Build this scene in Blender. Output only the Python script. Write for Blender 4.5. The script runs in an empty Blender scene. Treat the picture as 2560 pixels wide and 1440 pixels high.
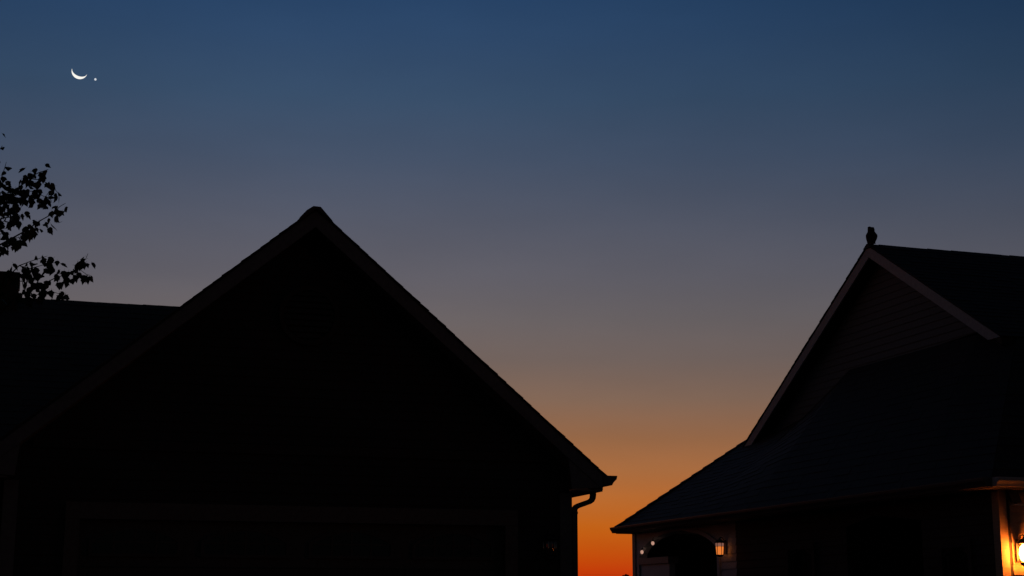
import bpy, math, random
from mathutils import Vector, Matrix, Euler
random.seed(7)
S = bpy.context.scene
COL = S.collection
rad = math.radians
GZ = 0.35                     # ground level around the two houses


def lin(c):
    return tuple((v / 255 / 12.92) if v <= 10 else (((v / 255) + .055) / 1.055) ** 2.4 for v in c)


# ------------------------------------------------------------------ camera
FPX = 3800.0                  # focal length in pixels of the 2560 px wide photograph
PITCH = math.atan(800 / FPX)
cam = bpy.data.cameras.new('camera')
co = bpy.data.objects.new('camera', cam)
COL.objects.link(co)
cam.sensor_width = 36
cam.lens = 36 * FPX / 2560
cam.clip_start, cam.clip_end = .1, 8000
co.location = (0, 0, 1.5)
co.rotation_euler = (math.pi / 2 + PITCH, 0, 0)
S.camera = co

# ------------------------------------------------------------------ dusk sky
W = bpy.data.worlds.new('World')
S.world = W
W.use_nodes = True
nt = W.node_tree
nt.nodes.clear()
N_ = nt.nodes.new
L_ = nt.links.new


def math_node(tree, op, a, b=None, c=None, clamp=False):
    n = tree.nodes.new('ShaderNodeMath')
    n.operation = op
    n.use_clamp = clamp
    for i, v in enumerate((a, b, c)):
        if v is None:
            continue
        if isinstance(v, (int, float)):
            n.inputs[i].default_value = v
        else:
            tree.links.new(v, n.inputs[i])
    return n.outputs[0]


def el_of(y):                 # elevation (deg) seen at a height in the middle of the view
    return math.degrees(PITCH + math.atan((720 - y) / FPX))


E0, E1 = -6.0, 60.0


def sky_ramp(stops, fac):
    r = N_('ShaderNodeValToRGB')
    cr = r.color_ramp
    cr.interpolation = 'LINEAR'
    stops = sorted(stops)
    while len(cr.elements) < len(stops):
        cr.elements.new(.5)
    for e, (el, c) in zip(cr.elements, stops):
        e.position = (el - E0) / (E1 - E0)
        e.color = (*lin(c), 1)
    L_(fac, r.inputs[0])
    return r.outputs[0]


tc = N_('ShaderNodeTexCoord')
sx = N_('ShaderNodeSeparateXYZ')
L_(tc.outputs['Generated'], sx.inputs[0])
el = math_node(nt, 'ARCSINE', sx.outputs[2])
el = math_node(nt, 'MULTIPLY', el, 180 / math.pi)
fac = math_node(nt, 'DIVIDE', math_node(nt, 'SUBTRACT', el, E0), E1 - E0, clamp=True)
west = sky_ramp([(-6, (120, 26, 0)), (el_of(1500), (176, 34, 0)), (el_of(1440), (196, 50, 0)), (el_of(1390), (196, 74, 0)),
                 (el_of(1320), (193, 94, 8)), (el_of(1250), (186, 104, 40)), (el_of(1180), (172, 107, 58)),
                 (el_of(1100), (152, 102, 66)), (el_of(1000), (130, 101, 83)), (el_of(900), (113, 97, 91)),
                 (el_of(800), (105, 97, 98)), (el_of(700), (96, 93, 101)), (el_of(550), (82, 86, 101)),
                 (el_of(400), (67, 80, 102)), (el_of(250), (54, 76, 103)), (el_of(100), (45, 71, 104)),
                 (el_of(0), (38, 66, 101)), (30, (25, 47, 76)), (42, (16, 28, 44)), (60, (10, 17, 27))], fac)
east = sky_ramp([(-6, (30, 28, 28)), (0, (74, 73, 74)), (6, (68, 71, 78)), (11, (48, 58, 72)), (16, (24, 47, 70)), (22, (6, 34, 60)),
                 (40, (9, 20, 34)), (60, (9, 16, 26))], fac)
az = math_node(nt, 'ARCTAN2', sx.outputs[0], sx.outputs[1])          # 0 straight ahead, + to the right
daz = math_node(nt, 'ABSOLUTE', math_node(nt, 'SUBTRACT', az, rad(-6)))
wz = math_node(nt, 'DIVIDE', math_node(nt, 'SUBTRACT', daz, rad(3)), rad(36), clamp=True)
wz = math_node(nt, 'POWER', wz, 1.15)
# the glow hugs the horizon further round than it reaches upwards
lowk = math_node(nt, 'MULTIPLY_ADD', math_node(nt, 'DIVIDE', el, 22, clamp=True), .75, .25)
wz = math_node(nt, 'MULTIPLY', wz, lowk)
far = math_node(nt, 'DIVIDE', math_node(nt, 'SUBTRACT', daz, rad(65)), rad(80), clamp=True)
anti = sky_ramp([(-6, (12, 12, 12)), (0, (28, 28, 29)), (8, (31, 31, 32)), (18, (29, 31, 34)), (35, (18, 21, 27)), (60, (9, 16, 26))], fac)


def mix_col(f, a, b):
    m = N_('ShaderNodeMix')
    m.data_type = 'RGBA'
    L_(f, m.inputs['Factor'])
    L_(a, m.inputs['A'])
    L_(b, m.inputs['B'])
    return m.outputs['Result']


sky_col = mix_col(far, mix_col(wz, west, east), anti)
# a trace of physical twilight sky under the measured colours
ns = N_('ShaderNodeTexSky')
ns.sky_type = 'NISHITA'
ns.sun_disc = False
ns.sun_elevation = rad(-4)
ns.sun_rotation = rad(-2)
nz = N_('ShaderNodeTexNoise')
nz.inputs['Scale'].default_value = 9
nz.inputs['Detail'].default_value = 5
mp = N_('ShaderNodeMapping')
mp.inputs['Scale'].default_value = (1, 1, 3.5)
L_(tc.outputs['Generated'], mp.inputs[0])
L_(mp.outputs[0], nz.inputs[0])
veil = math_node(nt, 'MULTIPLY_ADD', nz.outputs[0], .17, .915)
vm = N_('ShaderNodeVectorMath')
vm.operation = 'SCALE'
L_(sky_col, vm.inputs[0])
L_(veil, vm.inputs['Scale'])
b1 = N_('ShaderNodeBackground')
L_(vm.outputs[0], b1.inputs[0])
b1.inputs[1].default_value = 1.0
b2 = N_('ShaderNodeBackground')
L_(ns.outputs[0], b2.inputs[0])
b2.inputs[1].default_value = .05
ad = N_('ShaderNodeAddShader')
L_(b1.outputs[0], ad.inputs[0])
L_(b2.outputs[0], ad.inputs[1])
wo = N_('ShaderNodeOutputWorld')
L_(ad.outputs[0], wo.inputs[0])

# last afterglow of the sun that has just set behind the gap: barely any strength left
sl = bpy.data.lights.new('afterglow_sun', 'SUN')
sl.energy = .04
sl.angle = rad(20)
sl.color = (1, .42, .12)
so = bpy.data.objects.new('afterglow_sun', sl)
COL.objects.link(so)
so.rotation_euler = (rad(89), 0, rad(178))

vs = S.view_settings
vs.view_transform = 'Standard'
vs.look = 'None'
vs.exposure = 0
vs.gamma = 1
vs.use_curve_mapping = False


# ------------------------------------------------------------------ materials
def material(name, c1, c2=None, rough=.7, scale=12, bump=.15, spec=.3, metal=0, stretch=(1, 1, 1)):
    m = bpy.data.materials.new(name)
    m.use_nodes = True
    t = m.node_tree
    p = t.nodes['Principled BSDF']
    p.inputs['Roughness'].default_value = rough
    p.inputs['Specular IOR Level'].default_value = spec
    p.inputs['Metallic'].default_value = metal
    tcn = t.nodes.new('ShaderNodeTexCoord')
    mpn = t.nodes.new('ShaderNodeMapping')
    mpn.inputs['Scale'].default_value = stretch
    t.links.new(tcn.outputs['Object'], mpn.inputs[0])
    n = t.nodes.new('ShaderNodeTexNoise')
    n.inputs['Scale'].default_value = scale
    n.inputs['Detail'].default_value = 6
    t.links.new(mpn.outputs[0], n.inputs[0])
    r = t.nodes.new('ShaderNodeValToRGB')
    r.color_ramp.elements[0].position, r.color_ramp.elements[1].position = .3, .72
    c2 = c2 or tuple(v * .65 for v in c1)
    r.color_ramp.elements[0].color = (*c2, 1)
    r.color_ramp.elements[1].color = (*c1, 1)
    t.links.new(n.outputs[0], r.inputs[0])
    t.links.new(r.outputs[0], p.inputs['Base Color'])
    if bump:
        b = t.nodes.new('ShaderNodeBump')
        b.inputs['Strength'].default_value = bump
        b.inputs['Distance'].default_value = .01
        t.links.new(n.outputs[0], b.inputs['Height'])
        t.links.new(b.outputs[0], p.inputs['Normal'])
    return m


def glow(name, c, s):
    m = bpy.data.materials.new(name)
    m.use_nodes = True
    p = m.node_tree.nodes['Principled BSDF']
    p.inputs['Base Color'].default_value = (.3, .3, .3, 1)
    p.inputs['Emission Color'].default_value = (*c, 1)
    p.inputs['Emission Strength'].default_value = s
    return m


M = dict(
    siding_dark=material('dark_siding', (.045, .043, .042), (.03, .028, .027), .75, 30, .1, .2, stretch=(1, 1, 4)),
    siding_brown=material('brown_siding', (.055, .05, .045), (.038, .034, .03), .75, 30, .1, .2, stretch=(1, 1, 4)),
    siding_lightened=material('lightened_siding', (.76, .80, .84), (.63, .66, .70), .65, 14, .08, .25, stretch=(1, 1, 4)),  # lightened to carry the sky-side brightness of the arch wall in its colour
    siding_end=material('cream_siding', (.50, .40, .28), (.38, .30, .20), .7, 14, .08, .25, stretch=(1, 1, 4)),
    trim=material('white_trim', (.34, .355, .365), (.26, .27, .28), .55, 20, .05, .3),
    door_trim=material('brown_door_trim', (.13, .115, .10), (.09, .08, .07), .6, 20, .05, .3),
    trim_dim=material('taupe_trim', (.17, .166, .162), (.12, .117, .114), .6, 20, .05, .3),
    shingle=material('asphalt_shingle', (.11, .092, .078), (.05, .042, .036), .66, 60, .5, .3),
    shingle_dark=material('charcoal_shingle', (.038, .031, .025), (.018, .015, .012), .7, 60, .5, .22),
    brass=material('polished_lantern_metal', (.85, .65, .45), None, .13, 20, 0, .5, 1.0),
    metal=material('gutter_metal', (.10, .09, .085), (.07, .065, .06), .45, 25, .03, .4),
    gutter_pale=material('pale_gutter', (.5, .49, .47), (.4, .39, .37), .45, 25, .03, .4),
    brick=material('chimney_brick', (.10, .055, .04), (.05, .03, .024), .9, 18, .3, .1),
    door=material('garage_door_paint', (.085, .078, .07), (.06, .055, .05), .5, 20, .04, .3),
    glass=material('dark_glass', (.008, .009, .010), (.006, .007, .008), .05, 5, 0, .5),
    pane_matt=material('matt_dark_pane', (.012, .012, .012), (.009, .009, .009), .75, 60, .1, .1),  # matt dark pane, added to keep the sunset reflection out of the windows
    siding_taupe=material('taupe_siding', (.15, .153, .152), (.10, .102, .101), .7, 26, .1, .2, stretch=(1, 1, 4)),
    black=material('black_iron', (.012, .012, .012), (.008, .008, .008), .4, 30, .05, .5),
    gloss=material('lantern_glass', (.02, .02, .02), (.015, .015, .015), .03, 5, 0, 1.0),
    bark=material('bark', (.05, .04, .032), (.025, .02, .016), .95, 14, .6, .1, stretch=(1, 1, .25)),
    leaf=material('maple_leaf', (.035, .06, .02), (.02, .035, .012), .6, 8, .1, .25),
    feather=material('owl_feather', (.07, .055, .042), (.025, .02, .016), .9, 70, .5, .1, stretch=(1, 1, .4)),
    beak=material('owl_beak', (.03, .028, .02), None, .4, 30, 0, .4),
    lawn=material('lawn', (.035, .055, .02), (.02, .032, .012), .95, 3, .5, .1),
    asphalt=material('asphalt', (.05, .05, .05), (.035, .035, .035), .95, 40, .3, .15),
    concrete=material('concrete', (.30, .29, .27), (.22, .21, .20), .9, 12, .2, .2),
    bulb=glow('hot_globe', (1, .20, .022), 150),
    amber=glow('amber_pane', (1, .25, .04), .78),
    rose=glow('top_glow_pane', (1, .42, .30), .22),  # pink glow above the amber light, put into added top panes
    spark=glow('small_bulb', (1, .55, .40), .5),
    moon=glow('moonlight', (.96, .95, .88), 1.0),
    planet=glow('planet_light', (.85, .90, .95), .75),
)


# ------------------------------------------------------------------ mesh builder
class MB:
    def __init__(self):
        self.v, self.f = [], []

    def add(self, vs, fs):
        o = len(self.v)
        self.v += [tuple(p) for p in vs]
        self.f += [tuple(i + o for i in f) for f in fs]
        return self

    def box(self, x0, x1, y0, y1, z0, z1):
        return self.add([(x, y, z) for z in (z0, z1) for y in (y0, y1) for x in (x0, x1)],
                        [(0, 2, 3, 1), (4, 5, 7, 6), (0, 1, 5, 4), (2, 6, 7, 3), (0, 4, 6, 2), (1, 3, 7, 5)])

    def prism(self, a, b):    # two matching loops
        n = len(a)
        return self.add(list(a) + list(b), [tuple(range(n))[::-1], tuple(range(n, 2 * n))] +
                        [(i, (i + 1) % n, n + (i + 1) % n, n + i) for i in range(n)])

    def slab(self, pts, t):   # plate under a sloping polygon
        top = [Vector(p) for p in pts]
        return self.prism([p - Vector((0, 0, t)) for p in top], top)

    def tube(self, pts, r, n=6, cap=True):
        pts = [Vector(p) for p in pts]
        rs = r if isinstance(r, (list, tuple)) else [r] * len(pts)
        base = len(self.v)
        ref = None
        for i, p in enumerate(pts):
            d = (pts[min(i + 1, len(pts) - 1)] - pts[max(i - 1, 0)]).normalized()
            if ref is None:
                ref = d.orthogonal().normalized()
            ref = (ref - d * ref.dot(d)).normalized()
            s = d.cross(ref)
            for k in range(n):
                a = 2 * math.pi * k / n
                self.v.append(tuple(p + (ref * math.cos(a) + s * math.sin(a)) * rs[i]))
        for i in range(len(pts) - 1):
            for k in range(n):
                self.f.append((base + i * n + k, base + i * n + (k + 1) % n, base + (i + 1) * n + (k + 1) % n, base + (i + 1) * n + k))
        if cap:
            self.f.append(tuple(base + k for k in range(n))[::-1])
            self.f.append(tuple(base + (len(pts) - 1) * n + k for k in range(n)))
        return self

    def lathe(self, prof, n=12, c=(0, 0, 0)):     # (r, z) pairs
        base = len(self.v)
        for r, z in prof:
            for k in range(n):
                a = 2 * math.pi * k / n
                self.v.append((c[0] + r * math.cos(a), c[1] + r * math.sin(a), c[2] + z))
        for i in range(len(prof) - 1):
            for k in range(n):
                self.f.append((base + i * n + k, base + i * n + (k + 1) % n, base + (i + 1) * n + (k + 1) % n, base + (i + 1) * n + k))
        self.f.append(tuple(base + k for k in range(n))[::-1])
        self.f.append(tuple(base + (len(prof) - 1) * n + k for k in range(n)))
        return self

    def mesh(self, name, mat, dz=0, smooth=False):
        me = bpy.data.meshes.new(name)
        me.from_pydata([(x, y, z + dz) for x, y, z in self.v], [], self.f)
        me.materials.append(mat)
        me.validate()
        if smooth:
            for p in me.polygons:
                p.use_smooth = True
        return me

    def build(self, name, mat, parent=None, dz=0, smooth=False):
        o = bpy.data.objects.new(name, self.mesh(name, mat, dz, smooth))
        COL.objects.link(o)
        if parent:
            o.parent = parent
        return o


def tag(o, label=None, cat=None, group=None, kind=None):
    for k, v in (('label', label), ('category', cat), ('group', group), ('kind', kind)):
        if v:
            o[k] = v
    return o


def empty(name, loc, rz=0):
    o = bpy.data.objects.new(name, None)
    COL.objects.link(o)
    o.location = loc
    o.rotation_euler = (0, 0, rz)
    o.empty_display_size = .3
    return o


def courses(mb, mp, z0, z1, spans, expo=.115, lip=.014, depth=.12):
    """Lap siding: one solid board per course; mp(a, out, z) maps wall coordinates; spans(z) gives the solid intervals."""
    z = z0
    while z < z1 - .01:
        zt = min(z + expo, z1)
        for (a0, b0), (a1, b1) in zip(spans(z + .002), spans(zt - .002)):
            if b0 - a0 < .01:
                continue
            fr = [mp(a0, lip, z), mp(b0, lip, z), mp(b1, .001, zt), mp(a1, .001, zt)]
            bk = [mp(a0, -depth, z), mp(b0, -depth, z), mp(b1, -depth, zt), mp(a1, -depth, zt)]
            mb.prism(bk, fr)
        z = zt


def shingles(mb, p00, along, up, wid, length, expo=.145, lift=.008):
    """Overlapping tabs laid in staggered courses; p00 eave corner, unit vectors along the eave and up the slope."""
    p00, along, up = Vector(p00), Vector(along).normalized(), Vector(up).normalized()
    nrm = along.cross(up).normalized()
    if nrm.z < 0:
        nrm = -nrm
    k = 0
    d = 0.0
    while d < length - .03:
        top = min(d + expo * 1.25, length)
        x = -random.uniform(.0, .009)
        while x < wid:
            w = random.uniform(.2, .36)
            x2 = min(x + w, wid + random.uniform(0, .009))
            t = lift * random.uniform(.6, 1.5)
            dd = d - random.uniform(0, .012)
            a, b = p00 + along * x + up * dd, p00 + along * (x2 - .004) + up * dd
            c, e = p00 + along * (x2 - .004) + up * top, p00 + along * x + up * top
            mb.add([a, b, c, e, a + nrm * (t + .004), b + nrm * (t + .004), c + nrm * .005, e + nrm * .005],
                   [(4, 5, 6, 7), (0, 1, 5, 4), (1, 2, 6, 5), (3, 0, 4, 7)])
            x = x2
        d += expo
        k += 1


def k_gutter(mb, mp, length, w=.13, h=.12):
    """K-style gutter swept along its length; mp(out, along, up)."""
    prof = [(0, 0), (0, -h), (w * .62, -h), (w * .72, -h * .72), (w * .95, -h * .38), (w, -h * .1), (w, 0),
            (w - .02, 0), (w - .02, -.012), (w * .9, -h * .36), (w * .68, -h * .7), (w * .58, -h + .012), (.012, -h + .012), (.012, 0)]
    for s0, s1 in ((0, length),):
        a = [mp(o, s0, u) for o, u in prof]
        b = [mp(o, s1, u) for o, u in prof]
        n = len(prof)
        mb.add(a + b, [(i, (i + 1) % n, n + (i + 1) % n, n + i) for i in range(n)])


def gutter_cap(mb, mp, s, w=.13, h=.12):
    prof = [(0, 0), (0, -h), (w * .62, -h), (w * .72, -h * .72), (w * .95, -h * .38), (w, -h * .1), (w, 0)]
    mb.prism([mp(o, s - .003, u) for o, u in prof], [mp(o, s + .003, u) for o, u in prof])


# ------------------------------------------------------------------ ground
def gz(y):
    return GZ * max(0, min(1, (y - 4) / 8))


def sheet(name, xs, ys, mat, dz):
    mb = MB()
    vs = [(x, y, gz(y) + dz) for y in ys for x in xs]
    nx = len(xs)
    mb.add(vs, [(j * nx + i, j * nx + i + 1, (j + 1) * nx + i + 1, (j + 1) * nx + i) for j in range(len(ys) - 1) for i in range(nx - 1)])
    return tag(mb.build(name, mat), kind='structure')


sheet('lawn', (-2500, -40, -12, -4, 4, 12, 40, 2500), (-600, -20, -6, 0, 4, 12, 20, 40, 80, 3000), M['lawn'], 0)
sheet('road', (-120, 120), (-9, -2.5), M['asphalt'], .004)
sheet('driveway', (-5.6, 5.0), (-2.496, 0, 4, 12, 27), M['asphalt'], .006)
sheet('kerb', (-120, -5.6), (-2.5, -2.3), M['concrete'], .12)
sheet('kerb', (5.0, 120), (-2.5, -2.3), M['concrete'], .12)

# ------------------------------------------------------------------ first house: gable over the garage door
TH = rad(17.5)
LH = empty('gabled_house', (-2.3985, 18.0, GZ), TH)
tag(LH, 'dark house with steep front gable above a wide garage door, chimney at its side', 'house')
dz = -GZ
ZP, UE, ZE = 6.29, 3.72, 3.14           # ridge height, half width at the eaves, eave height (at the rake edge)
SL = (ZP - ZE) / UE
WU, YW, YB = 3.38, .35, 9.0             # wall half width, front wall plane, back wall


def lh_front(a, out, z):
    return (a, YW - out, z)


DL, DR, DT = -2.56, 2.53, 2.50          # door opening


def spans_front(z):
    roof = (ZP - .14 - z) / SL
    e = min(WU, roof)
    if z < DT:
        return [(-e, DL), (DR, e)]
    return [(-e, 0), (0, e)]


w = MB()
courses(w, lh_front, GZ - .1, DT, spans_front)
courses(w, lh_front, DT, ZP - .2, spans_front)
w.build('front_wall', M['siding_dark'], LH, dz)
w = MB()
one = lambda z: [(YW + .125, YB)]
courses(w, lambda a, o, z: (WU - .004 + o, a, z), GZ - .1, 3.0, one)
courses(w, lambda a, o, z: (-WU + .004 - o, a, z), GZ - .1, 3.0, lambda z: [(YW + .125, 1.6)])
w.build('side_wall', M['siding_dark'], LH, dz)
w = MB()
courses(w, lambda a, o, z: (a, 1.6 - o, z), GZ - .1, 3.0, lambda z: [(-11, -WU - .02)])
w.box(-11, WU - .1, YB - .1, YB, GZ - .1, 3.05)
w.build('main_wall', M['siding_dark'], LH, dz)
# roofs
rf = MB()
T = .13
for sgn in (-1, 1):
    rf.slab([(0, 0, ZP), (sgn * UE, 0, ZE), (sgn * UE, 9.2, ZE), (0, 9.2, ZP)][::sgn], T)
gable_roof = rf.build('gable_roof', M['shingle'], LH, dz)
sh = MB()
sl = math.hypot(UE, ZP - ZE)
for sgn in (-1, 1):
    shingles(sh, (sgn * (UE + .03), -.02, ZE + .001 - .03 * SL), (0, 1, 0), (-sgn * UE, 0, ZP - ZE), 3.2 if sgn < 0 else 9.2, sl + .02)
tag(sh.build('shingles', M['shingle'], gable_roof, dz), kind='stuff')
cp = MB()
y = -.05
i = 0
while y < 9.1:                            # ridge caps, the front one lifted a little
    t = .032 if i == 0 else random.uniform(.018, .03)
    hw = .15 if i == 0 else .13
    pr = [(-.205, 6.115), (-.20, 6.15), (-.12, 6.243), (-.04, 6.30), (.05, 6.297), (.20, 6.133), (0, 6.27)] if i < 2 else [(-hw - .02, ZP - (hw + .02) * SL + .012), (-hw * .35, ZP - hw * .35 * SL + t * .9), (0.02, ZP + t), (hw * .45, ZP - hw * .45 * SL + t * .9), (hw, ZP - hw * SL + .012), (0, ZP - .02)]
    cp.prism([(u, y, z) for u, z in pr], [(u, y + .27, z - .008) for u, z in pr])
    y += .21
    i += 1
cp.build('ridge_cap', M['shingle'], gable_roof, dz)
# main roof running to the left behind the gable
ZM, YM = 5.73, 4.0
YE = YM - (ZM - ZE) / SL
rm = MB()
rm.slab([(-11.3, YE, ZE), (-.3, YE, ZE), (-.3, YM, ZM), (-11.3, YM, ZM)], T)
rm.slab([(-11.3, YM, ZM), (-.3, YM, ZM), (-.3, 2 * YM - YE, ZE), (-11.3, 2 * YM - YE, ZE)], T)
main_roof = rm.build('main_roof', M['shingle'], LH, dz)
sh = MB()
shingles(sh, (-7.4, YE - .02, ZE - .015), (1, 0, 0), (0, YM - YE, ZM - ZE), 7.0, math.hypot(YM - YE, ZM - ZE) + .01)
tag(sh.build('shingles', M['shingle'], main_roof, dz), kind='stuff')
cp = MB()
x = -11.2
while x < -.4:
    t = random.uniform(.008, .014)
    pr = [(-.12, -.12 * SL + .012), (0, t), (.12, -.12 * SL + .012)]
    cp.prism([(x, YM + a, ZM + b) for a, b in pr], [(x + .27, YM + a, ZM + b - .003) for a, b in pr])
    x += .21
cp.build('ridge_cap', M['shingle'], main_roof, dz)
# rake boards, soffit, frieze, corner boards
for sgn in (-1, 1):
    b = MB()
    hb = .19
    a = [(0, -.012, ZP - .035), (sgn * (UE - .02), -.012, ZE - .035 + .02 * SL), (sgn * (UE - .02), -.012, ZE - hb), (0, -.012, ZP - hb - .05)]
    b.prism([(u, v + .03, z) for u, v, z in a], a)
    b.build('rake_board', M['trim_dim'], LH, dz)
    b = MB()
    q = [(0, .02, ZP - T - .045), (sgn * UE * .985, .02, ZE - T - .03), (sgn * UE * .985, YW + .02, ZE - T - .03), (0, YW + .02, ZP - T - .045)]
    b.slab(q, .012)
    b.build('rake_soffit', M['trim_dim'], LH, dz)
    b = MB()                              # boxed eave: soffit, fascia and end return
    b.box(min(sgn * WU, sgn * 3.71), max(sgn * WU, sgn * 3.71), .02, 8.9, 2.925, 2.945)
    b.build('eave_soffit', M['trim_dim'], LH, dz)
    b = MB()
    b.box(min(sgn * 3.69, sgn * 3.715), max(sgn * 3.69, sgn * 3.715), .02, 9.1, 2.946, ZE - .03)
    b.build('fascia', M['trim_dim'], LH, dz)
    b = MB()
    ret = [(sgn * 3.30, .0, 2.945), (sgn * 3.71, .0, 2.975), (sgn * 3.71, .0, 3.09), (sgn * 3.25, .0, 3.40), ]
    b.prism([(u, v + .025, z) for u, v, z in ret], ret)
    b.build('eave_return', M['trim_dim'], LH, dz)
    b = MB()
    b.box(min(sgn * (WU - .13), sgn * (WU + .012)), max(sgn * (WU - .13), sgn * (WU + .012)), YW - .03, YW - .0152, GZ - .1, 2.92)
    b.box(min(sgn * (WU + .013), sgn * (WU + .03)), max(sgn * (WU + .013), sgn * (WU + .03)), YW - .03, YW + .10, GZ - .1, 2.92)
    b.build('corner_board', M['trim_dim'], LH, dz)
b = MB()
b.box(-3.12, 3.12, YW - .04, YW - .0152, 3.30, 3.41)
b.build('frieze_board', M['siding_brown'], LH, dz)
# round louvred vent in the gable
gv = MB()
vc, vr = Vector((.01, 0, 5.01)), .375
ring_o = [(vc.x + math.cos(a) * vr, vc.z + math.sin(a) * vr) for a in [i * math.pi / 12 for i in range(24)]]
ring_i = [(vc.x + math.cos(a) * (vr - .06), vc.z + math.sin(a) * (vr - .06)) for a in [i * math.pi / 12 for i in range(24)]]
for k in range(24):
    j = (k + 1) % 24
    q = [ring_o[k], ring_o[j], ring_i[j], ring_i[k]]
    gv.prism([(u, YW - .015, z) for u, z in q], [(u, YW - .05, z) for u, z in q])
vent = gv.build('gable_vent', M['siding_brown'], LH, dz)
z = vc.z - .27
while z < vc.z + .29:
    hw = math.sqrt(max(.001, (vr - .065) ** 2 - (z - vc.z) ** 2))
    s = MB()
    q = [(YW - .016, z + .045), (YW - .022, z + .05), (YW - .046, z - .005), (YW - .04, z - .01)]
    s.prism([(vc.x - hw, a, b) for a, b in q], [(vc.x + hw, a, b) for a, b in q])
    s.build('slat', M['siding_brown'], vent, dz)
    z += .075
# garage door
fr = MB()
fr.box(DL - .16, DR + .16, YW - .045, YW - .0155, DT, DT + .19)
fr.box(DL - .16, DL, YW - .045, YW - .0155, GZ, DT - .003)
fr.box(DR, DR + .16, YW - .045, YW - .0155, GZ, DT - .003)
fr.build('door_surround', M['door_trim'], LH, dz)
YD = YW + .10
gd = MB()
gd.box(DL, DR, YD, YD + .04, GZ, DT)
gdo = gd.build('garage_door', M['door'], LH, dz)
cw = (DR - DL) / 4
rh = (DT - GZ) / 4
pm = MB()
ww, hh = cw - .22, rh - .14
for a, t in ((0, 0),):
    o = [(-ww / 2, -hh / 2), (ww / 2, -hh / 2), (ww / 2, hh / 2), (-ww / 2, hh / 2)]
    i_ = [(x * .9, y * .78) for x, y in o]
    pm.add([(x, 0, y) for x, y in o] + [(x, -.022, y) for x, y in i_],
           [(0, 1, 5, 4), (1, 2, 6, 5), (2, 3, 7, 6), (3, 0, 4, 7), (4, 5, 6, 7)])
pmesh = pm.mesh('panel', M['door'])
for r_ in range(4):
    zc = GZ + rh * (r_ + .5) + dz
    for c_ in range(4):
        if r_ == 3:
            continue
        o = bpy.data.objects.new('panel', pmesh)
        COL.objects.link(o)
        o.parent = gdo
        o.location = (DL + cw * (c_ + .5), YD - .001, zc)
for r_ in range(1, 4):                    # joints between the door sections
    g = MB()
    g.box(DL, DR, YD - .006, YD - .0008, GZ + rh * r_ - .008, GZ + rh * r_ + .008)
    g.build('section_joint', M['black'], gdo, dz)


def arch_loop(w_, zb, zs, zt, n=10):
    pts = [(-w_ / 2, zb), (w_ / 2, zb)]
    for k in range(n + 1):
        t = k / n
        pts.append((w_ / 2 - w_ * t, zs + (zt - zs) * math.sin(math.pi * t) ** .8 if 0 < t < 1 else zs))
    return pts


for c_ in range(4):                       # arched lights of the top section
    xc = DL + cw * (c_ + .5)
    lo = arch_loop(1.04, 2.08, 2.26, 2.43)
    li = arch_loop(.96, 2.115, 2.25, 2.395)
    g = MB()
    n = len(lo)
    for k in range(n):
        j = (k + 1) % n
        q = [lo[k], lo[j], li[j], li[k]]
        g.prism([(xc + u, YD - .002, z) for u, z in q], [(xc + u, YD - .03, z) for u, z in q])
    for u in (-.24, 0, .24):
        g.box(xc + u - .011, xc + u + .011, YD - .022, YD - .007, 2.112, 2.375)
    g.box(xc - .478, xc + .478, YD - .02, YD - .0072, 2.238, 2.256)
    g.build('window_frame', M['door'], gdo, dz)
    g = MB()
    g.prism([(xc + u, YD - .002, z) for u, z in li], [(xc + u, YD - .006, z) for u, z in li])
    g.build('pane', M['glass'], gdo, dz)
# gutter with end cap and the swan-neck downspout at the near corner
g = MB()
gm = lambda o, s, u: (3.718 + o * 1.4, s, 3.125 + u)
k_gutter(g, gm, 9.0)
gut = g.build('gutter', M['metal'], LH, dz)
g = MB()
gutter_cap(g, gm, 0.0)
g.build('end_cap', M['metal'], gut, dz)


def box_tube(mb, pts, hw=.032, hd=.04):   # rectangular pipe bent in the wall plane
    pts = [Vector(p) for p in pts]
    rings = []
    for i, p in enumerate(pts):
        d = (pts[min(i + 1, len(pts) - 1)] - pts[max(i - 1, 0)])
        d.y = 0
        d.normalize()
        s = Vector((-d.z, 0, d.x))
        rings.append([p + s * hw + Vector((0, -hd, 0)), p - s * hw + Vector((0, -hd, 0)), p - s * hw + Vector((0, hd, 0)), p + s * hw + Vector((0, hd, 0))])
    for a, b in zip(rings, rings[1:]):
        mb.prism(a, b)


ds = MB()
box_tube(ds, [(3.70, .34, 3.01), (3.70, .34, 2.90), (3.695, .34, 2.865), (3.68, .34, 2.838), (3.65, .34, 2.818), (3.50, .34, 2.765), (3.47, .34, 2.75), (3.452, .34, 2.73), (3.446, .34, 2.70), (3.446, .34, GZ + .2)], .030, .038)
dsp = ds.build('downspout', M['metal'], LH, dz)
for zz in (2.66, 1.5):
    g = MB()
    g.box(3.412, 3.48, .296, .384, zz, zz + .03)
    g.build('strap', M['metal'], dsp, dz)
g = MB()                                  # shoe kicking the water out at the foot
box_tube(g, [(3.446, .34, GZ + .22), (3.46, .34, GZ + .12), (3.62, .34, GZ + .05)], .033, .041)
g.build('shoe', M['metal'], dsp, dz)
# chimney
c = MB()
c.box(-4.7, -3.45, 3.7, 4.5, 4.6, 5.93)
chm = c.build('chimney', M['brick'], LH, dz)
c = MB()
c.box(-4.71, -3.44, 3.69, 4.51, 5.932, 6.035)
c.build('cap', M['brick'], chm, dz)

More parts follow.
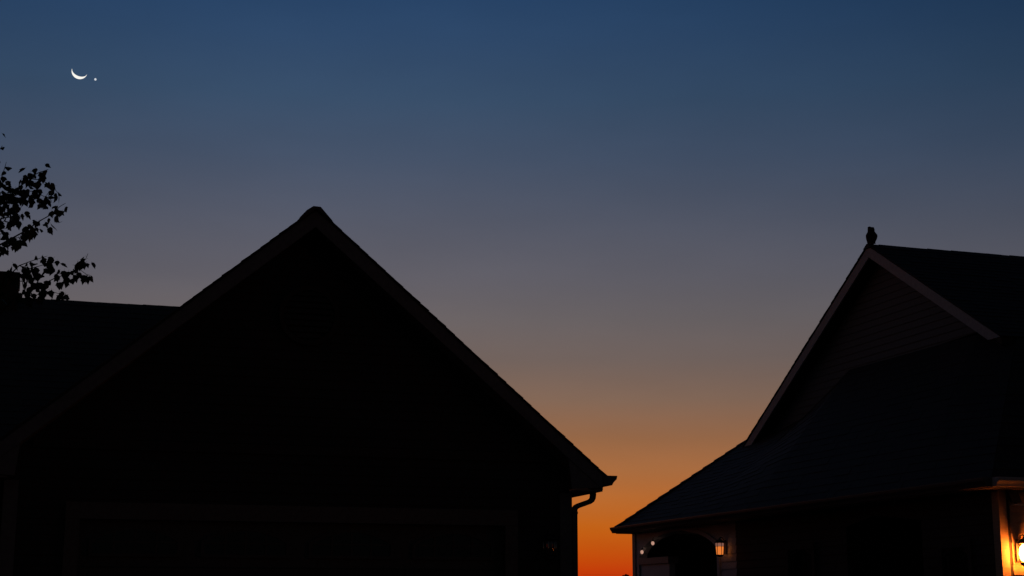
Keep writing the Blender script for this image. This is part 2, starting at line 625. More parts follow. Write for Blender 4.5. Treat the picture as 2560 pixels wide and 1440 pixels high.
# ------------------------------------------------------------------ second house: high gable above a long low eave
RH = empty('low_eaved_house', (5.2825, 16.8, GZ), math.atan2(.30507, .95233))
tag(RH, 'dark house with small high gable, owl on its ridge and lit end wall', 'house')
LEN, XE = 11.22, 12.0
RY, RZ = 5.171, 6.851                   # ridge
XR = 1.75                               # rake edge
TY, TZ = 2.094, 4.946                   # lower end of the near slope
KY, KZ = 9.393, 4.345                   # lower end of the far slope
KX, KXZ = 9.80, 4.345 - .407 * .5936    # the far slope tucks in under the hip
EZ = 2.9
XW, Y0, Y1 = .30, .32, LEN - .12
SOF = 2.80
arch_c, arch_h = 9.23, 1.59             # arched opening: centre and half width


def arch_z(v):
    t = (v - arch_c) / arch_h
    return 2.38 + .38 * max(0, 1 - abs(t) ** 1.8) ** .6


def arch_half(z):
    if z < 2.38:
        return arch_h
    t = (z - 2.38) / .38
    return arch_h * max(0, 1 - t ** (1 / .6)) ** (1 / 1.8) if t < 1 else 0


W1, W2, RC = (4.60, 5.29, .95, 2.30), (.93, 1.456, .95, 2.19), (1.90, 3.69, 2.62)


def spans_d2(z, lo, hi):
    cuts = []
    for a, b, zb, zt in (W1, W2):
        if zb <= z < zt:
            cuts.append((a, b))
        else:
            cuts.append(((a + b) / 2, (a + b) / 2))
    cuts.append((RC[0], RC[1]) if z < RC[2] else (3, 3))
    h = arch_half(z)
    cuts.append((arch_c - h, arch_c + h))
    cuts = sorted(c for c in cuts if lo < (c[0] + c[1]) / 2 < hi)
    out, p = [], lo
    for a, b in cuts:
        out.append((p, max(p, a)))
        p = b
    out.append((p, hi))
    return out


SPLIT = 7.0                              # one wall: brightness beside the open sky put into lighter siding from here
w = MB()
fz = lambda a, o, z: (XW - o, a, z)
courses(w, fz, GZ - .1, SOF, lambda z: spans_d2(z, Y0, SPLIT))
w.build('front_wall', M['siding_brown'], RH, dz)
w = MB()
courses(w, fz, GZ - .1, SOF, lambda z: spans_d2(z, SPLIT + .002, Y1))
w.build('front_wall_lightened', M['siding_lightened'], RH, dz)
w = MB()
courses(w, lambda a, o, z: (a, Y0 - o, z), GZ - .1, SOF, lambda z: [(XW + .125, XE - .4)])
w.build('end_wall', M['siding_end'], RH, dz)
w = MB()
courses(w, lambda a, o, z: (a, Y1 + o, z), GZ - .1, SOF, lambda z: [(XW + .125, XE - .4)])
w.box(XE - .4, XE - .28, Y0, Y1, GZ - .1, SOF)
w.build('rear_wall', M['siding_brown'], RH, dz)
# corner boards
g = MB()
g.box(XW - .03, XW - .0152, Y0 - .03, Y0 + .10, GZ - .1, SOF - .002)
g.box(XW - .0148, XW + .07, Y0 - .03, Y0 - .0152, GZ - .1, SOF - .002)
g.build('corner_board', M['siding_end'], RH, dz)
g = MB()
g.box(XW - .03, XW - .0152, Y1 - .10, Y1 + .03, GZ - .1, SOF - .002)
g.box(XW - .0148, XW + .10, Y1 + .0152, Y1 + .03, GZ - .1, SOF - .002)
g.build('corner_board', M['trim'], RH, dz)
# arch surround and the dark porch behind it
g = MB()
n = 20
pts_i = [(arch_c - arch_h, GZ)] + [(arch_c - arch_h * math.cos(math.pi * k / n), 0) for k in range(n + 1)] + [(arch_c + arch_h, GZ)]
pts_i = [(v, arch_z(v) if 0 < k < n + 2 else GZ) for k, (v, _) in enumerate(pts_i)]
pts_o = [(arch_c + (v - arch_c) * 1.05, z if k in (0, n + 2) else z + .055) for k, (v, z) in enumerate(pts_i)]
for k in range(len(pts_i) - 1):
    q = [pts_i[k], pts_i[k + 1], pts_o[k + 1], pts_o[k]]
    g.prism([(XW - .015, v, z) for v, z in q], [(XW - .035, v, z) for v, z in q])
g.build('arch_surround', M['siding_lightened'], RH, dz)
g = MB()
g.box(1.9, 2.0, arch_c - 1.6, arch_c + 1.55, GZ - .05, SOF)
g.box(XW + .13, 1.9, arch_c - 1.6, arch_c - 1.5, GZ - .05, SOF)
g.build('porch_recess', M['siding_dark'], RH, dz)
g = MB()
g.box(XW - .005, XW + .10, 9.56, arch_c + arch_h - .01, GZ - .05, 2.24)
scr = g.build('screen_panel', M['siding_lightened'], RH, dz)
g = MB()
g.box(XW - .05, XW + .14, 9.50, arch_c + arch_h - .005, 2.243, 2.35)
g.build('cap_rail', M['trim'], scr, dz)
# entry recess with its door
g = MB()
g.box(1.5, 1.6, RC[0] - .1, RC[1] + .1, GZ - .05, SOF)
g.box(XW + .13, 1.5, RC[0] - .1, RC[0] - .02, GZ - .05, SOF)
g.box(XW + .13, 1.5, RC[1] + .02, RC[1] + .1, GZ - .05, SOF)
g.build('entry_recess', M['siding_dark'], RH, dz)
g = MB()
g.box(1.46, 1.497, 2.3, 3.25, GZ, 2.45)
dr = g.build('front_door', M['door'], RH, dz)
g = MB()
g.tube([(1.46, 2.4, 1.35), (1.40, 2.4, 1.35), (1.40, 2.52, 1.35)], .011)
g.build('handle', M['black'], dr, dz)
# windows
for a, b, zb, zt in (W1, W2):
    g = MB()
    for q in ((a - .07, a, zb - .07, zt + .09), (b, b + .07, zb - .07, zt + .09), (a + .0005, b - .0005, zt, zt + .09), (a + .0005, b - .0005, zb - .07, zb)):
        g.box(XW - .04, XW + .02, *q)
    wf = g.build('window', M['siding_brown'], RH, dz)
    g = MB()
    g.box(XW + .05, XW + .06, a, b, zb, zt)
    g.build('pane', M['pane_matt'], wf, dz)
    g = MB()
    zm = (zb + zt) / 2
    for q in ((a, b, zm - .02, zm + .02), (a, a + .03, zb, zm - .021), (b - .03, b, zb, zm - .021), (a, a + .03, zm + .021, zt), (b - .03, b, zm + .021, zt)):
        g.box(XW + .03, XW + .0495, *q)
    g.build('sash', M['door'], wf, dz)
    g = MB()
    g.box(XW - .07, XW - .0405, a - .1, b + .1, zb - .1, zb - .071)
    g.build('sill', M['trim_dim'], wf, dz)
# roof
r_ = MB()
T = .12
r_.slab([(XR, RY, RZ), (XR, TY, TZ), (XE, TY, TZ), (XE, RY, RZ)], T)
r_.slab([(XR, RY, RZ), (XE, RY, RZ), (XE, KX, KXZ), (XR, KX, KXZ)], T)
up_roof = r_.build('upper_roof', M['shingle_dark'], RH, dz)
sh = MB()
shingles(sh, (XR - .02, TY - .02, TZ - .01), (1, 0, 0), (0, RY - TY, RZ - TZ), 6.5, math.hypot(RY - TY, RZ - TZ) + .03)
shingles(sh, (XR - .02, KX + .02, KXZ - .01), (1, 0, 0), (0, RY - KY, RZ - KZ), 1.2, math.hypot(RY - KX, RZ - KXZ) + .03)
tag(sh.build('shingles', M['shingle_dark'], up_roof, dz), kind='stuff')
cp = MB()
x = XR - .04
while x < XE:
    t = random.uniform(.010, .018)
    pr = [(-.11, -.11 * .619 + .012), (0, t), (.11, -.11 * .594 + .012)]
    cp.prism([(x, RY + a, RZ + b) for a, b in pr], [(x + .27, RY + a, RZ + b - .003) for a, b in pr])
    x += .21
cp.build('ridge_cap', M['shingle_dark'], up_roof, dz)
r_ = MB()
BASE = [(TY, TZ - .02), (2.9, 5.105), (6.3, 5.12), (7.75, 4.56), (8.7, 4.43), (9.86, 4.41)]
XB = 1.985
eave = [0, 1.6, 6.0, 8.0, 9.6, LEN]
for k in range(5):
    e0, e1 = Vector((0, eave[k], EZ)), Vector((0, eave[k + 1], EZ))
    b0, b1_ = Vector((XB, *BASE[k])), Vector((XB, *BASE[k + 1]))
    for j in range(6):
        r_.slab([e0.lerp(b0, j / 6), e0.lerp(b0, (j + 1) / 6), e1.lerp(b1_, (j + 1) / 6), e1.lerp(b1_, j / 6)], .07)
r_.slab([(0, 0, EZ), (XE, 0, EZ), (XE, TY, TZ - .02), (XB, TY, TZ - .02)], .07)
r_.slab([(0, LEN, EZ), (XB, 9.86, 4.41), (XE, 9.86, 4.41), (XE, LEN, EZ)], .07)
low = r_.build('skirt_roof', M['shingle_dark'], RH, dz)
sh = MB()


def patch_shingles(e0, e1, b0, b1, nc, up_):
    """Courses of tabs on a four-cornered roof face: eave corners e0 e1, top corners b0 b1."""
    for k in range(nc):
        t0, t1 = k / nc, min(1, (k + 1.2) / nc)
        lo0, lo1, hi0, hi1 = e0.lerp(b0, t0), e1.lerp(b1, t0), e0.lerp(b0, t1), e1.lerp(b1, t1)
        n = max(1, int((lo1 - lo0).length / .3))
        cuts = [0] + [(i + random.uniform(-.3, .3)) / n for i in range(1, n)] + [1]
        for a0, a1 in zip(cuts, cuts[1:]):
            z_ = random.uniform(.010, .017)
            a1 -= .008 / n
            A, B, C_, D_ = lo0.lerp(lo1, a0), lo0.lerp(lo1, a1), hi0.lerp(hi1, a1), hi0.lerp(hi1, a0)
            sh.add([A, B, C_, D_, A + up_ * z_, B + up_ * z_, C_ + up_ * .008, D_ + up_ * .008], [(4, 5, 6, 7), (0, 1, 5, 4), (1, 2, 6, 5), (3, 0, 4, 7)])


for s_ in range(5):
    patch_shingles(Vector((0, eave[s_], EZ)), Vector((0, eave[s_ + 1], EZ)), Vector((XB, *BASE[s_])), Vector((XB, *BASE[s_ + 1])), 20, Vector((-.5, 0, .85)))
patch_shingles(Vector((0, 0, EZ)), Vector((8, 0, EZ)), Vector((XB, TY, TZ - .02)), Vector((8, TY, TZ - .02)), 20, Vector((0, -.5, .85)))
tag(sh.build('shingles', M['shingle_dark'], low, dz), kind='stuff')
cp = MB()                                 # hip caps along the far corner
p, q = Vector((-.02, LEN + .02, EZ + .01)), Vector((XB, 9.86, 4.42))
n = 12
for k in range(n):
    a, b = p.lerp(q, k / n), p.lerp(q, (k + 1.25) / n)
    s = Vector((.09, .09, -.045))
    s2 = Vector((-.09, -.09, -.045))
    for A, B in ((a, b),):
        cp.prism([A + s2, A + Vector((0, 0, .022)), A + s, A - Vector((0, 0, .03))], [B + s2, B + Vector((0, 0, .004)), B + s, B - Vector((0, 0, .03))])
cp.build('hip_cap', M['shingle_dark'], low, dz)
# gable wall under the rakes
w = MB()


def spans_gable(z):
    ya = RY - (RZ - T - .02 - z) / .619
    yb = RY + (RZ - T - .02 - z) / .594
    lo = ya
    if z < 5.115:                          # above the folded top of the skirt roof
        ybase = 6.3 + (5.12 - z) / .386 if z > 4.56 else 7.75 + (4.56 - z) / .14
        lo = max(ya, ybase)
    return [(lo, max(lo, yb))]


courses(w, lambda a, o, z: (2.0 - o, a, z), 4.42, RZ - T - .08, spans_gable, expo=.105)
w.build('gable_wall', M['siding_taupe'], RH, dz)
for (y_, z_) in ((TY, TZ), (KX, KXZ)):
    g = MB()
    a = [(XR - .012, RY, RZ - .025), (XR - .012, y_, z_ - .02), (XR - .012, y_ + (.26 if y_ < RY else -.05), z_ - (.02 if y_ < RY else .15)), (XR - .012, RY, RZ - .195)]
    g.prism([(x + .03, y, z) for x, y, z in a], a)
    g.build('rake_board', M['trim'], RH, dz)
    g = MB()
    s_ = 1 if y_ > RY else -1
    g.slab([(XR + .02, RY, RZ - T - .03), (XR + .02, y_, z_ - T - .03), (2.02, y_, z_ - T - .03), (2.02, RY, RZ - T - .03)][::s_], .012)
    g.build('rake_soffit', M['siding_brown'], RH, dz)
# eaves: soffit, fascia, gutters
g = MB()
g.box(.02, XW + .1, .02, LEN - .02, SOF + .001, SOF + .02)
g.build('eave_soffit', M['trim_dim'], RH, dz)
g = MB()
g.box(XW + .101, XE - .3, .02, Y0 + .1, SOF + .001, SOF + .02)
g.build('eave_soffit', M['siding_end'], RH, dz)
g = MB()
g.box(0, .019, 0, LEN, SOF - .005, EZ - .035)
g.box(0.02, XE, 0, .019, SOF - .005, EZ - .035)
g.box(0.02, XE, LEN - .019, LEN, SOF - .005, EZ - .035)
g.build('fascia', M['trim'], RH, dz)
gl = lambda o, s, u: (-o, s, EZ + .005 + u)
g = MB()
k_gutter(g, gl, LEN, .12, .10)
gt = g.build('gutter', M['metal'], RH, dz)
for e_ in (0, LEN):
    g = MB()
    gutter_cap(g, gl, e_, .12, .10)
    g.build('end_cap', M['metal'], gt, dz)
gl2 = lambda o, s, u: (s, -o, EZ + .005 + u)
g = MB()
k_gutter(g, gl2, XE, .12, .10)
gt = g.build('gutter', M['gutter_pale'], RH, dz)
g = MB()
gutter_cap(g, gl2, 0, .12, .10)
g.build('end_cap', M['gutter_pale'], gt, dz)


# ------------------------------------------------------------------ lanterns and small lamps
def in_house(h, p):
    """World point of house coordinates (z given above sea level)."""
    return Matrix.Rotation(h.rotation_euler.z, 4, 'Z') @ Vector((p[0], p[1], p[2] - h.location.z)) + h.location


def lantern(h, p, rz, label, pane_mat, bulb_mat, s=1.0, top_mat=None, group='coach lanterns on the house walls'):
    """Coach lantern: y- is away from the wall; p is the middle of its glass."""
    e = empty('wall_lantern', in_house(h, p), h.rotation_euler.z + rz)
    e.scale = (s, s, s)
    tag(e, label, 'lantern', group)
    g = MB()
    g.box(-.035, .035, .105, .125, -.10, .16)
    g.build('back_plate', M['black'], e)
    g = MB()
    g.tube([(0, .105, .13), (0, .06, .20), (0, .02, .21), (0, 0, .185)], .010)
    g.build('arm', M['black'], e)
    g = MB()
    g.lathe([(.105, .105), (.10, .115), (.06, .15), (.02, .17), (.012, .20)], 6)
    g.build('cap', M['black'], e)
    g = MB()
    g.lathe([(.03, -.155), (.05, -.145), (.068, -.125), (.068, -.115)], 6)
    g.build('base', M['black'], e)
    g = MB()
    for k in range(6):
        a = math.pi / 3 * k
        g.tube([(.074 * math.cos(a), .074 * math.sin(a), -.12), (.080 * math.cos(a), .080 * math.sin(a), .108)], .0028 if bulb_mat else .006, 8)
    g.build('cage', M['brass'] if pane_mat is M['gloss'] else M['black'], e, smooth=True)
    if bulb_mat:
        g = MB()
        g.lathe([(.01, -.105), (.04, -.092), (.062, -.06), (.070, -.015), (.066, .03), (.052, .065), (.03, .09), (.02, .10)], 16)
        g.build('globe', bulb_mat, e, smooth=True)
    if pane_mat is M['gloss']:
        g = MB()
        g.lathe([(.060, -.112), (.0635, -.06), (.0655, -.01), (.0665, .04), (.0660, .098)], 24)
        g.build('glass', pane_mat, e, smooth=True)
    elif pane_mat:
        for k in range(6):
            a0, a1 = math.pi / 3 * k + .09, math.pi / 3 * (k + 1) - .09
            rb, rt = .061, .079
            zs = (-.112, .035, .045, .098) if top_mat else (-.112, .098)
            for i in range(0, len(zs), 2):
                r0 = rb + (rt - rb) * (zs[i] + .112) / .21
                r1 = rb + (rt - rb) * (zs[i + 1] + .112) / .21
                q = [(r0 * math.cos(a0), r0 * math.sin(a0), zs[i]), (r0 * math.cos(a1), r0 * math.sin(a1), zs[i]),
                     (r1 * math.cos(a1), r1 * math.sin(a1), zs[i + 1]), (r1 * math.cos(a0), r1 * math.sin(a0), zs[i + 1])]
                g = MB()
                g.prism([(x * .96, y * .96, z) for x, y, z in q], q)
                g.build('pane', top_mat if (i and top_mat) else pane_mat, e)
    return e


lantern(RH, (.485, Y0 - .15, 2.10), 0, 'burning lantern glowing orange on the end wall under the eave', None, M['bulb'], .95)
lantern(RH, (XW - .13, 7.32, 2.40), -math.pi / 2, 'amber lit lantern on the long wall beside the arched opening', M['amber'], None, .82, M['rose'])
lantern(LH, (3.07, YW - .15, 2.23), 0, 'unlit lantern with faint glints on the wall beside the garage door', M['gloss'], None, 1.05)

for (v, z, lab) in ((10.12, 2.592, 'upper of two small pale bulbs on the arch edge'), (10.61, 2.459, 'lower of two small pale bulbs on the arch edge')):
    e = empty('hanging_bulb', in_house(RH, (XW - .06, v, z)), RH.rotation_euler.z)
    tag(e, lab, 'bulb', 'small bulbs on the arch')
    g = MB()
    g.lathe([(.006, -.035), (.022, -.025), (.030, 0), (.022, .022), (.014, .03)], 10)
    g.build('globe', M['spark'], e, smooth=True)
    g = MB()
    g.lathe([(.016, .031), (.016, .06), (.006, .065)], 8)
    g.build('socket', M['black'], e)
    g = MB()
    g.tube([(0, 0, .06), (.01, 0, .09), (.05, 0, .10)], .005)
    g.build('hook', M['black'], e)

# dark floodlight under the eave of the end wall, tilted on its pale bracket
fl = empty('floodlight', in_house(RH, (.475, Y0 - .016, 2.725)), RH.rotation_euler.z)
tag(fl, 'small dark floodlight with pale ledge below it, above the burning lantern', 'floodlight')
g = MB()
q = [(-.095, .058), (.035, .058), (.075, -.06), (-.050, -.06)]
g.prism([(u, -.004, z) for u, z in q], [(u, -.05, z) for u, z in q])
g.build('housing', M['black'], fl)
g = MB()
g.box(-.035, .095, -.055, 0, -.098, -.082)
g.build('bracket', M['siding_lightened'], fl)
g = MB()
g.box(.0, .03, -.03, -.005, -.082, -.06)
g.build('stem', M['black'], fl)

# ------------------------------------------------------------------ owl on the ridge
ow = empty('owl', in_house(RH, (1.80, 5.175, 6.865)), rad(8))
ow.scale = (.94, .94, .92)
tag(ow, 'dark owl perched upright at the gable tip of the roof ridge', 'owl')
o = MB()
rings = [  # z, centre x, half width, half depth, centre y
    (.000, .000, .040, .035, .01), (.012, .000, .062, .052, .01), (.045, .000, .068, .060, .005), (.085, .004, .077, .068, .0),
    (.125, .008, .084, .072, .0), (.155, .008, .083, .070, .0), (.180, .004, .074, .063, -.003), (.200, .002, .060, .056, -.006),
    (.216, .000, .053, .054, -.010), (.235, .000, .054, .056, -.012), (.255, .000, .052, .053, -.010), (.272, .000, .044, .042, -.006),
    (.280, .000, .026, .024, -.004)]
nseg = 18
vs_ = []
for i, (z, cx, hw, hd, cy) in enumerate(rings):
    for k in range(nseg):
        a = 2 * math.pi * k / nseg
        c_, s_ = math.cos(a), math.sin(a)
        wing = 1 + (.10 if abs(c_) > .75 and .07 < z < .17 else 0)      # folded wings stand proud at the sides
        x = cx + hw * math.copysign(abs(c_) ** .85, c_) * wing
        y = cy + hd * math.copysign(abs(s_) ** .85, s_)
        zz = z
        if i >= len(rings) - 2 and abs(c_) > .6:                        # ear tufts
            zz += .014 if c_ < 0 else .006
            x *= 1.14 if c_ < 0 else 1.05
        vs_.append((x, y, zz))
fs_ = [(i * nseg + k, i * nseg + (k + 1) % nseg, (i + 1) * nseg + (k + 1) % nseg, (i + 1) * nseg + k) for i in range(len(rings) - 1) for k in range(nseg)]
fs_ += [tuple(range(nseg))[::-1], tuple((len(rings) - 1) * nseg + k for k in range(nseg))]
o.add(vs_, fs_)
# tail wedge, joined to the body's underside at the back
body = o.build('body', M['feather'], ow, smooth=True)
g = MB()
g.prism([(-.03, .035, .05), (.03, .035, .05), (.034, .075, -.055), (-.034, .075, -.055)], [(-.026, .058, .055), (.026, .058, .055), (.030, .088, -.05), (-.030, .088, -.05)])
g.build('tail', M['feather'], ow)
for sgn in (-1, 1):
    g = MB()
    g.lathe([(.003, -.012), (.011, -.006), (.012, .0), (.010, .006), (.003, .012)], 8, (sgn * .021, -.062, .238))
    g.build('eye', M['black'], ow, smooth=True)
    g = MB()
    for t in (-.014, 0, .014):
        g.tube([(sgn * .028 + t * .4, -.02, .012), (sgn * .028 + t, -.05, .006), (sgn * .028 + t * 1.2, -.066, -.012)], [.008, .006, .002], 5)
    g.build('foot', M['beak'], ow)
g = MB()
g.tube([(0, -.060, .232), (0, -.076, .224), (0, -.075, .212)], [.009, .006, .001], 6)
g.build('beak', M['beak'], ow)


# ------------------------------------------------------------------ maple at the left edge
def ray(x, y):
    a, b = (x - 1280) / FPX, (720 - y) / FPX
    return Vector((a, math.cos(PITCH) - b * math.sin(PITCH), math.sin(PITCH) + b * math.cos(PITCH)))


def at(x, y, Y):              # the spot in the yard, Y metres out, that shows at a photograph position
    r = ray(x, y)
    return r * (Y / r.y) + Vector((0, 0, 1.5))


def leaf_mesh(seed):
    rg = random.Random(seed)
    out = [(0, 0), (.14, .02), (.28, .06), (.36, .22), (.44, .44), (.30, .46), (.27, .62), (.15, .74), (0, 1.0)]
    pts = [(x * rg.uniform(.9, 1.1), y * rg.uniform(.95, 1.05)) for x, y in out]
    left = [(-x * rg.uniform(.85, 1.1), y * rg.uniform(.95, 1.05)) for x, y in out[1:-1]][::-1]
    loop = pts + left
    fold, curl = rg.uniform(.1, .45), rg.uniform(.05, .3)
    def P(x, y):
        return (x, abs(x) * fold + curl * y * y * .6, -y)
    mb = MB()
    mb.add([P(0, .38)] + [P(x, y) for x, y in loop], [(0, i + 1, (i + 1) % len(loop) + 1) for i in range(len(loop))])
    mb.tube([(0, 0, 0), (rg.uniform(-.04, .04), -.04, .14), (rg.uniform(-.06, .06), -.05, .26)], .012, 3)
    return mb.mesh('leaf', M['leaf'])


LEAVES = [leaf_mesh(k) for k in range(6)]
TB = Vector((-6.1, 13.6, GZ))
mp_tree = empty('maple_tree', TB)
tag(mp_tree, 'leafy maple branches reaching in before the chimney and the roof', 'tree')
tr = MB()
tr.tube([(0, 0, -.1), (.03, 0, .6), (-.02, .05, 1.6), (.05, 0, 2.7), (-.08, .1, 3.8), (.0, .05, 4.9), (-.12, .1, 5.9)], [.2, .16, .145, .125, .09, .05, .012], 10)
tr.build('trunk', M['bark'], mp_tree, smooth=True)
rg = random.Random(21)


def twig(pix, Y0_, Y1_, r0, r1, leaves, drop, spread, size=(.050, .088), root=None, jit=5):
    """A branch through photograph positions; leaves hang from it on short stalks."""
    n = len(pix)
    pts = [at(x, y, Y0_ + (Y1_ - Y0_) * i / (n - 1)) - TB for i, (x, y) in enumerate(pix)]
    if root is not None:
        a = Vector(root)
        pts = [a, a.lerp(pts[0], .5) + Vector((0, 0, -.12))] + pts
    mb = MB()
    m = len(pts)
    mb.tube(pts, [r0 + (r1 - r0) * i / (m - 1) for i in range(m)], 5)
    mb.build('branch', M['bark'], mp_tree, smooth=True)
    pts = pts[-n:]
    seg = [(pts[i + 1] - pts[i]).length for i in range(n - 1)]
    tot = sum(seg)
    leaves = int(leaves * (1.85 if pix[0][1] < 655 and pix[-1][0] < 175 else 1.7))
    for k in range(leaves):
        d = tot * min(1, (k + rg.random()) / leaves)
        i = 0
        while i < n - 2 and d > seg[i]:
            d -= seg[i]
            i += 1
        base = pts[i].lerp(pts[i + 1], min(1, d / seg[i]))
        sz = rg.uniform(*size)
        off = Vector((rg.gauss(0, spread), rg.gauss(0, spread * 1.6), rg.uniform(-drop[0], drop[1])))
        place_leaf(base + off, sz)


n_leaf = 0
rest = MB()
EDGE = 1280 / FPX


def outside(p, k=1.07):       # clear of the picture's left edge
    w_ = p + TB
    return w_.x < -w_.y * EDGE * k


def place_leaf(p, sz):
    global n_leaf
    rot = (rg.gauss(.15, .45), rg.gauss(0, .5), rg.uniform(-1.3, 1.3) + (math.pi if rg.random() < .5 else 0))
    # what hangs past the frame, or past the first 300, joins the loose foliage
    if n_leaf >= 298 or outside(p, 1.02):
        m = Matrix.LocRotScale(p, Euler(rot), Vector((sz, sz, sz)))
        me = rg.choice(LEAVES)
        rest.add([m @ v.co for v in me.vertices], [tuple(f.vertices) for f in me.polygons])
        return
    o = bpy.data.objects.new('leaf', rg.choice(LEAVES))
    COL.objects.link(o)
    o.parent = mp_tree
    o.location = p
    o.rotation_euler = rot
    o.scale = (sz, sz, sz)
    n_leaf += 1


# upper spray, middle arm, lower sprays
twig([(-60, 560), (10, 520), (40, 478), (70, 446), (96, 432), (120, 424)], 13.5, 13.2, .012, .003, 26, (.05, .03), .035, root=(.0, 0, 3.6))
twig([(70, 446), (100, 450), (128, 462), (146, 484)], 13.3, 13.1, .005, .002, 14, (.06, .02), .03)
twig([(40, 478), (80, 478), (108, 490), (132, 496)], 13.4, 13.2, .005, .002, 18, (.08, .02), .035)
twig([(-20, 520), (2, 450), (10, 425), (16, 405)], 13.5, 13.4, .006, .002, 8, (.06, .02), .02)
twig([(-30, 430), (-8, 385), (6, 364)], 13.5, 13.5, .005, .002, 3, (.02, .01), .01)
twig([(-30, 380), (-10, 345), (-2, 328)], 13.5, 13.5, .005, .002, 3, (.02, .01), .01)
twig([(-40, 560), (10, 545), (40, 540), (62, 540)], 13.6, 13.3, .008, .003, 46, (.16, .14), .055)
twig([(-40, 500), (0, 490), (24, 485)], 13.6, 13.4, .008, .003, 24, (.12, .10), .05)
twig([(-60, 640), (0, 612), (30, 596), (62, 578), (100, 552), (132, 534), (150, 516), (164, 508)], 13.4, 13.0, .012, .002, 34, (.075, .015), .025, root=(.0, 0, 3.0))
twig([(30, 596), (46, 594), (58, 596)], 13.3, 13.2, .004, .002, 9, (.06, .0), .025)
twig([(-20, 640), (0, 632), (5, 628)], 13.3, 13.3, .004, .002, 3, (.04, .0), .01)
twig([(-90, 800), (-20, 745), (22, 690), (48, 664), (80, 652), (118, 640)], 13.2, 12.9, .012, .002, 26, (.06, .03), .03, root=(.0, 0, 2.2))
twig([(48, 664), (74, 672), (102, 664), (140, 656)], 13.1, 12.9, .005, .002, 24, (.08, .02), .035)
twig([(40, 740), (70, 730), (96, 718), (116, 706), (140, 694), (172, 684), (200, 668), (214, 648), (220, 634)], 13.1, 12.8, .008, .002, 36, (.075, .03), .028, root=(-.1, -.1, 2.0))
twig([(200, 674), (216, 686), (230, 690)], 12.9, 12.8, .003, .0015, 5, (.04, .01), .015)
twig([(60, 735), (90, 738), (128, 728), (158, 738), (166, 732)], 13.1, 12.9, .004, .0015, 14, (.05, .02), .02)
twig([(40, 700), (64, 706), (96, 700)], 13.1, 12.9, .004, .0015, 10, (.05, .03), .03)
# the rest of the crown, outside the picture
tag(rest.build('loose_leaves', M['leaf'], mp_tree), kind='stuff')
cr = MB()
base = [tuple(v.co) for v in LEAVES[0].vertices]
faces = [tuple(p.vertices) for p in LEAVES[0].polygons]
for k in range(16):
    z0 = 1.9 + 3.6 * k / 15
    a = k * 2.4 + rg.uniform(-.3, .3)
    ln = (2.3 - .32 * abs(z0 - 3.0)) * rg.uniform(.8, 1.1)
    d = Vector((math.cos(a), math.sin(a), rg.uniform(.45, .8)))
    p0 = Vector((0, .03, z0))
    limb = [p0 + d * ln * t + Vector((0, 0, -.12 * t * t)) + Vector((rg.gauss(0, .05), rg.gauss(0, .05), 0)) * t for t in (0, .3, .6, 1)]
    while len(limb) > 1 and not outside(limb[-1]):
        limb.pop()
    if len(limb) > 1:
        b = MB()
        b.tube(limb, [.05 * (1 - .85 * t / (len(limb) - 1)) for t in range(len(limb))], 6)
        b.build('branch', M['bark'], mp_tree, smooth=True)
    tw = MB()
    for t_ in range(9):
        q0 = limb[0].lerp(limb[-1], rg.uniform(.3, 1)) if len(limb) > 1 else p0
        q1 = q0 + Vector((rg.gauss(0, .4), rg.gauss(0, .4), rg.gauss(.15, .25)))
        if not (outside(q0) and outside(q1)):
            continue
        tw.tube([q0, q0.lerp(q1, .5) + Vector((0, 0, .04)), q1], [.010, .007, .003], 4)
        for _ in range(26):
            c_ = q0.lerp(q1, rg.random() ** .7) + Vector((rg.gauss(0, .09), rg.gauss(0, .09), rg.gauss(-.03, .07)))
            if not outside(c_):
                continue
            R = Matrix.Rotation(rg.uniform(0, 6.3), 3, 'Z') @ Matrix.Rotation(rg.gauss(0, .5), 3, 'X')
            s = rg.uniform(.065, .1)
            cr.add([c_ + R @ (Vector(b_) * s) for b_ in base], faces)
    if tw.v:
        tag(tw.build('twigs', M['bark'], mp_tree), kind='stuff')
tag(cr.build('foliage', M['leaf'], mp_tree), kind='stuff')

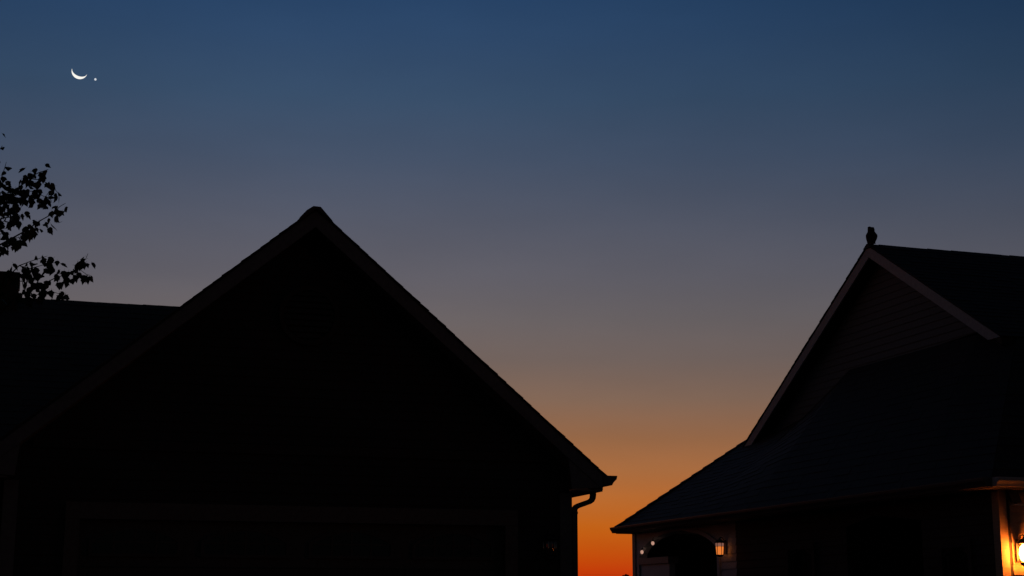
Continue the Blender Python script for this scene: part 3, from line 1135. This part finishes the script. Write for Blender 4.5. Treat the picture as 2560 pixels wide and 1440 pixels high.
# ------------------------------------------------------------------ small tree far beyond the gap
ft = empty('far_tree', (at(1565, 1437, 90).x, 90, GZ))
tag(ft, 'top of a small far tree low in the gap between the houses', 'tree')
top = at(1562, 1436, 90).z - GZ
g = MB()
g.tube([(0, 0, 0), (.02, 0, 1.0), (0, 0, top - .4)], [.09, .07, .02], 8)
g.build('trunk', M['bark'], ft)
g = MB()
for k in range(900):
    a, t = rg.uniform(0, 6.283), rg.random()
    rr = .95 * math.sin(math.pi * (t * .88 + .1)) ** .8 * math.sqrt(rg.random())
    p = Vector((rr * math.cos(a), rr * math.sin(a), .8 + t * (top - .85)))
    R = Matrix.Rotation(rg.uniform(0, 6.3), 3, 'Z') @ Matrix.Rotation(rg.uniform(-1, 1), 3, 'X')
    s = .09
    g.add([p + R @ Vector(v) for v in ((-s, 0, 0), (0, -s * .4, s), (s, 0, 0), (0, s * .2, -s))], [(0, 1, 2), (0, 2, 3)])
g.build('crown', M['leaf'], ft)

# ------------------------------------------------------------------ moon and planet
MD = 1500
mc = ray(199, 178.5).normalized() * MD + Vector((0, 0, 1.5))
mo = empty('moon', mc)
mo.rotation_euler = (Vector((0, 0, 1.5)) - mc).to_track_quat('Z', 'Y').to_euler()
tag(mo, 'thin white crescent moon lying on its back in the blue sky', 'moon')
R = 18.3 / FPX * MD
g = MB()
na, nb = 40, 6
tilt = rad(-17)


def lune(a, t, k=1.0):
    x = R * math.cos(a)
    yl, yt = -R * math.sin(a), -R * .64 * math.sin(a)
    y = yt + (yl - yt) * t
    zz = math.sqrt(max(0, R * R - x * x - y * y))
    p = Vector((x, y, zz)) * k
    return Matrix.Rotation(tilt, 3, 'Z') @ p


fr_, bk_ = [], []
for i in range(na + 1):
    a = rad(4) + (math.pi - rad(8)) * i / na
    for j in range(nb + 1):
        fr_.append(lune(a, j / nb))
        bk_.append(lune(a, j / nb, .97))
st = nb + 1
nn = len(fr_)
fs_ = []
for i in range(na):
    for j in range(nb):
        q = (i * st + j, i * st + j + 1, (i + 1) * st + j + 1, (i + 1) * st + j)
        fs_ += [q, tuple(nn + x for x in q[::-1])]
for i in range(na):
    for j in (0, nb):
        fs_.append((i * st + j, (i + 1) * st + j, nn + (i + 1) * st + j, nn + i * st + j))
g.add(fr_ + bk_, fs_)
g.build('crescent', M['moon'], mo)
pc = ray(238.5, 198.5).normalized() * MD + Vector((0, 0, 1.5))
g = MB()
r = 2.7 / FPX * MD
g.lathe([(r * .15, -r), (r * .75, -r * .7), (r, -.1 * r), (r * .85, r * .5), (r * .3, r * 1.1)], 12)
po = g.build('planet', M['planet'], smooth=True)
po.location = pc
tag(po, 'bright planet like a small white dot beside the crescent moon', 'planet')
print('leaves', n_leaf, len(rest.f))
